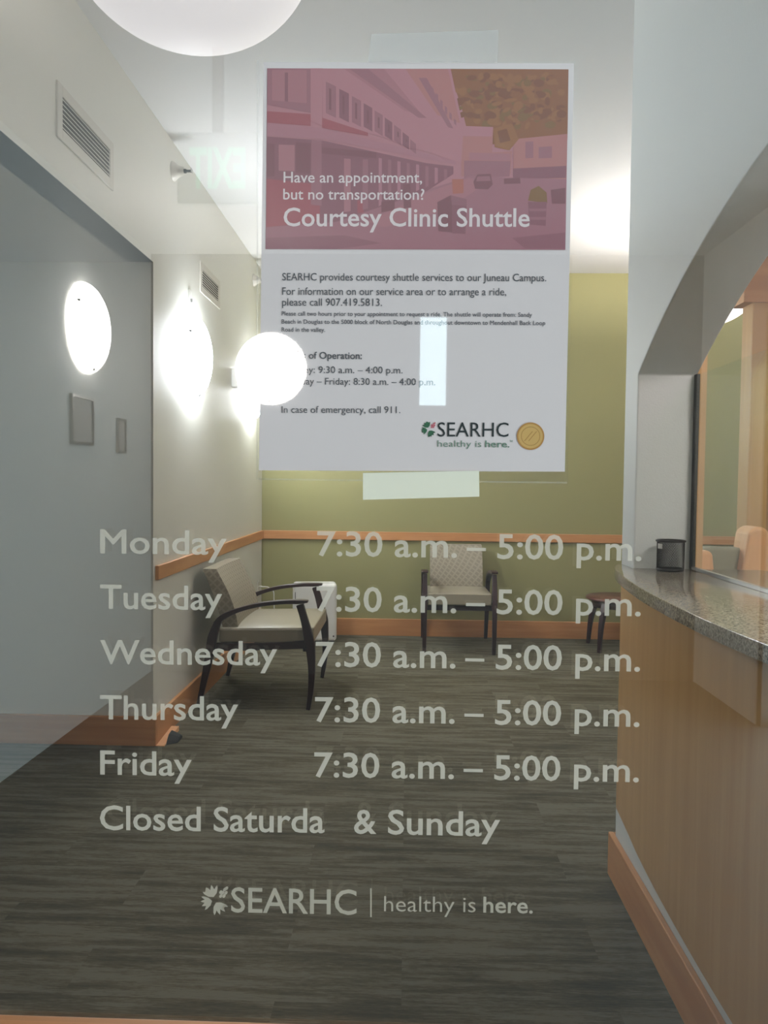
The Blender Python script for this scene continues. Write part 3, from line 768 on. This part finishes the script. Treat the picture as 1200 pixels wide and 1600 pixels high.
# the printed street photo
inks = [ink('pink', 190, 128, 130, 0.38), ink('facade', 206, 142, 144, 0.38), ink('facade_dark', 168, 112, 118, 0.38), ink('red', 176, 84, 88, 0.38), ink('glassy', 142, 90, 98, 0.38),
        ink('ochre', 158, 100, 68, 0.0), ink('ochre_light', 168, 110, 72, 0.0), ink('ochre_dark', 144, 90, 66, 0.0), ink('street', 176, 120, 126, 0.38), ink('street_dark', 152, 100, 108, 0.38),
        ink('salmon', 202, 134, 120, 0.38), ink('awning', 196, 136, 142, 0.38), ink('shadow', 126, 78, 82, 0.38), ink('green', 146, 104, 66, 0.0), ink('orange_sign', 198, 112, 84, 0.38)]
def P(x, y): return (400+x*500/1200, 80+y*320/768)   # outline units of the printed photo
def poly(mi, *pts): return ([P(*p) for p in pts], mi)
pic = [poly(1, (42, 64), (1172, 68), (1160, 745), (36, 742)),
       # hillside
       poly(5, (720, 66), (1172, 68), (1168, 330), (1000, 340), (880, 350), (790, 290), (768, 200), (735, 110))]
rnd = random.Random(4)
for k in range(190):
    x = rnd.uniform(760, 1150); y = rnd.uniform(90, 280)
    if x < 800 and y > 250: continue
    pic.append(([P(*q) for q in disc_poly(x, y, rnd.uniform(7, 24), rnd.uniform(6, 17), rnd.uniform(-.5, .5), 9)], rnd.choice((5, 6, 7, 7, 6, 13))))
pic += [poly(10, (770, 280), (890, 285), (885, 380), (960, 375), (955, 460), (770, 470)), poly(10, (965, 330), (1168, 310), (1164, 480), (965, 470)),
        poly(1, (775, 280), (888, 284), (884, 320), (775, 318)), poly(6, (890, 290), (960, 270), (985, 330), (950, 372), (895, 360)), poly(7, (905, 300), (940, 290), (955, 335), (915, 345)),
        poly(0, (800, 380), (955, 385), (955, 410), (800, 408)), poly(2, (780, 410), (955, 412), (950, 470), (780, 480)), poly(2, (1010, 340), (1040, 338), (1040, 400), (1010, 402)), poly(2, (1060, 360), (1110, 356), (1110, 400), (1060, 402)),
        poly(4, (965, 440), (1164, 430), (1162, 475), (965, 478)),
        # street
       poly(8, (36, 742), (38, 660), (300, 640), (640, 520), (800, 470), (1164, 480), (1160, 745)), poly(9, (38, 700), (330, 690), (470, 720), (300, 742), (36, 742)),
       poly(9, (960, 700), (1160, 680), (1160, 740), (1010, 740)), poly(0, (640, 530), (800, 475), (860, 500), (700, 600), (480, 660), (420, 640)),
        # long receding facade
       poly(2, (42, 64), (250, 66), (250, 240), (42, 200)), poly(1, (205, 64), (250, 64), (248, 280), (205, 262)), poly(0, (60, 70), (190, 70), (190, 195), (60, 185)), poly(4, (108, 80), (120, 80), (120, 190), (108, 188)),
       poly(3, (42, 225), (205, 236), (205, 280), (42, 268)), poly(3, (248, 244), (420, 290), (420, 318), (248, 288)),
       poly(11, (42, 268), (250, 288), (750, 410), (750, 425), (250, 330), (42, 318)),
       poly(1, (250, 66), (730, 66), (778, 290), (770, 420), (250, 250)), poly(0, (330, 66), (480, 66), (620, 235), (560, 225)), poly(10, (560, 66), (720, 66), (765, 270), (680, 240)),
       poly(2, (350, 66), (420, 66), (640, 250), (610, 250)), poly(2, (610, 100), (640, 100), (740, 290), (720, 285))]
for k in range(9):
    x = 262+k*52*(1-.03*k); top = 100+k*27+14; h2 = 118-k*10
    pic.append(poly(4 if k % 2 else 2, (x, top), (x+38-2*k, top+18), (x+38-2*k, top+18+h2), (x, top+h2)))
    pic.append(poly(12, (x+12, top+24), (x+20-k*.4, top+28), (x+20-k*.4, top+h2-10), (x+12, top+h2-14)))
for k in range(7):
    x = 640+k*17; pic.append(poly(2, (x, 108+k*24), (x+9, 116+k*24), (x+9, 160+k*20), (x, 150+k*20)))
pic += [poly(4, (42, 320), (250, 335), (640, 420), (740, 432), (740, 460), (640, 525), (300, 640), (38, 660)), poly(3, (40, 478), (240, 500), (240, 640), (38, 660)), poly(2, (208, 330), (246, 336), (246, 580), (206, 575)),
        poly(12, (150, 340), (205, 346), (204, 460), (150, 455)), poly(0, (85, 350), (145, 352), (145, 450), (85, 448)), poly(12, (42, 345), (70, 348), (70, 470), (42, 470)), poly(12, (246, 360), (452, 378), (452, 402), (246, 384)),
        poly(0, (330, 402), (355, 404), (355, 600), (330, 604)), poly(3, (380, 560), (404, 558), (404, 605), (380, 608)), poly(2, (400, 405), (420, 406), (420, 590), (400, 595))]
for k in range(8):
    x = 460+k*35; pic.append(poly(2 if k % 2 else 11, (x, 400+k*6), (x+12, 402+k*6), (x+12, 575-k*14), (x, 582-k*14)))
pic += [poly(12, (552, 500), (580, 495), (582, 585), (554, 590)), poly(12, (470, 565), (520, 555), (520, 595), (470, 605)),
        poly(12, (680, 566), (730, 540), (790, 560), (785, 685), (684, 675)), poly(9, (730, 540), (790, 555), (790, 580), (735, 578)), poly(4, (735, 580), (788, 580), (784, 682), (735, 684)), poly(14, (735, 480), (778, 480), (778, 532), (738, 535)),
        poly(12, (815, 490), (830, 462), (880, 460), (888, 500), (870, 518), (822, 516)), poly(2, (830, 470), (876, 468), (880, 486), (826, 488)), poly(12, (930, 478), (990, 474), (992, 496), (930, 498)), poly(12, (1105, 520), (1160, 512), (1160, 572), (1110, 572)),
        poly(13, (1020, 560), (1030, 520), (1060, 505), (1090, 530), (1092, 570)), poly(4, (1020, 565), (1090, 565), (1086, 655), (1026, 650)), poly(2, (1024, 590), (1088, 590), (1088, 600), (1024, 600)), poly(2, (1025, 622), (1087, 622), (1087, 632), (1025, 632))]
print_mesh('street_photo', pic, inks, po, PY-.0002, root, step=0.0000012)
TY = PY-.0006
M_['ink_white'] = ink('white', 238, 220, 214); M_['ink_grey'] = ink('grey', 92, 92, 94); M_['ink_light'] = ink('small_grey', 112, 110, 112)
M_['ink_black'] = ink('black', 44, 52, 52); M_['ink_green'] = ink('leaf_green', 62, 110, 78); M_['ink_sage'] = ink('sage', 112, 142, 118); M_['ink_rose'] = ink('rose', 208, 108, 118)
def ptext(name, s, m, pl, pr, cap, bold=0.0):
    return text_mesh(name, s, M_[m], po, on_glass(pl, pr, cap, TY, root), bold=bold)
ptext('headline', 'Have an appointment,', 'ink_white', (443, 285), (659.5, 285.5), 16.5, .008)
ptext('headline', 'but no transportation?', 'ink_white', (442.5, 311.5), (663, 312), 16.5, .008)
ptext('headline', 'Courtesy Clinic Shuttle', 'ink_white', (443, 353), (827.5, 354), 28, .012)
ptext('body_text', 'SEARHC provides courtesy shuttle services to our Juneau Campus.', 'ink_grey', (441, 438), (853.5, 439.5), 11.5)
ptext('body_text', 'For information on our service area or to arrange a ride,', 'ink_grey', (441, 460.5), (791, 461.5), 11.5)
ptext('body_text', 'please call 907.419.5813.', 'ink_grey', (441, 477.5), (597, 478), 11.5)
ptext('small_print', 'Please call two hours prior to your appointment to request a ride. The shuttle will operate from: Sandy', 'ink_light', (440, 493), (831.5, 495), 6.5, .012)
ptext('small_print', 'Beach in Douglas to the 5000 block of North Douglas and throughout downtown to Mendenhall Back Loop', 'ink_light', (440, 505.5), (852, 508), 6.5, .012)
ptext('small_print', 'Road in the valley.', 'ink_light', (440, 518), (508, 518.5), 6.5, .012)
ptext('hours_heading', 'Hours of Operation:', 'ink_grey', (440, 560), (565.5, 561), 10.5, .012)
ptext('hours_text', 'Monday: 9:30 a.m. \u2013 4:00 p.m.', 'ink_grey', (440, 582.5), (629, 583.5), 10.5)
ptext('hours_text', 'Tuesday \u2013 Friday: 8:30 a.m. \u2013 4:00 p.m.', 'ink_grey', (440, 600.5), (680, 602), 10.5)
ptext('emergency_text', 'In case of emergency, call 911.', 'ink_grey', (440, 645), (625.5, 645.5), 10.5)
print_mesh('leaf_logo', emblem(670.5, 670, .52), [M_['ink_green'], M_['ink_rose']], po, TY, root, step=0)
ptext('logo_word', 'SEARHC', 'ink_black', (683.5, 682), (794.5, 682.5), 22, .0)
ptext('slogan', 'healthy is', 'ink_sage', (683.5, 698), (752, 698.5), 10, -.004)
ptext('slogan', 'here.', 'ink_sage', (758, 698.5), (796, 699), 10, .012)
ptext('trademark', '\u2122', 'ink_sage', (796, 693), (801, 693), 5)
gold = [ink('gold_rim', 196, 142, 74), ink('gold', 222, 178, 104), ink('gold_line', 186, 138, 72)]
seal = [(disc_poly(829, 681.5, 21.5, n=40), 0), (disc_poly(829, 681.5, 19, n=40), 1), (disc_poly(829, 681.5, 15, n=36), 2), (disc_poly(829, 681.5, 14, n=36), 1)]
for dx in (-3.2, 3.2):
    seal.append(([(829+dx-7, 689), (829+dx+5.5, 674), (829+dx+7, 674), (829+dx-5.5, 689)], 2))
print_mesh('gold_seal', seal, gold, po, TY, root, step=0.000004)
SY = PY-.0012
print_mesh('clear_sleeve', [([(402, 94), (901, 96), (886.5, 756), (401, 749)], 0)], [M_['sleeve']], po, SY, root)
print_mesh('sleeve_edge', [([(403, 747.5), (886, 753), (886, 755.5), (403, 750)], 0), ([(401, 95), (404, 95), (402.5, 749), (400.5, 749)], 0)], [M_['tape_clear']], po, SY-.0001, root)

def tape(label, m, pts, y):
    A = gpt(*pts[0], y); bm = bmesh.new()
    F = [bm.verts.new(gpt(px, py, y)-A) for px, py in pts]; Bk = [bm.verts.new(v.co+Vector((0, .0001, 0))) for v in F]
    bm.faces.new(F); bm.faces.new(Bk[::-1])
    n = len(pts)
    for i in range(n): bm.faces.new((F[i], Bk[i], Bk[(i+1) % n], F[(i+1) % n]))
    o = obj('tape_strip', bm, m); o.location = A
    return tag(o, label, 'tape', 'tape strips holding the poster')
tape('whitish tape strip stuck under the bottom edge of the poster', M_['tape_white'], [(567, 739), (748.5, 735.5), (749, 776), (567, 781)], SY-.0003)
tape('nearly clear tape strip stuck over the top edge of the poster', M_['tape_clear'], [(580, 53), (779, 47), (777, 97), (575, 97)], SY-.0003)
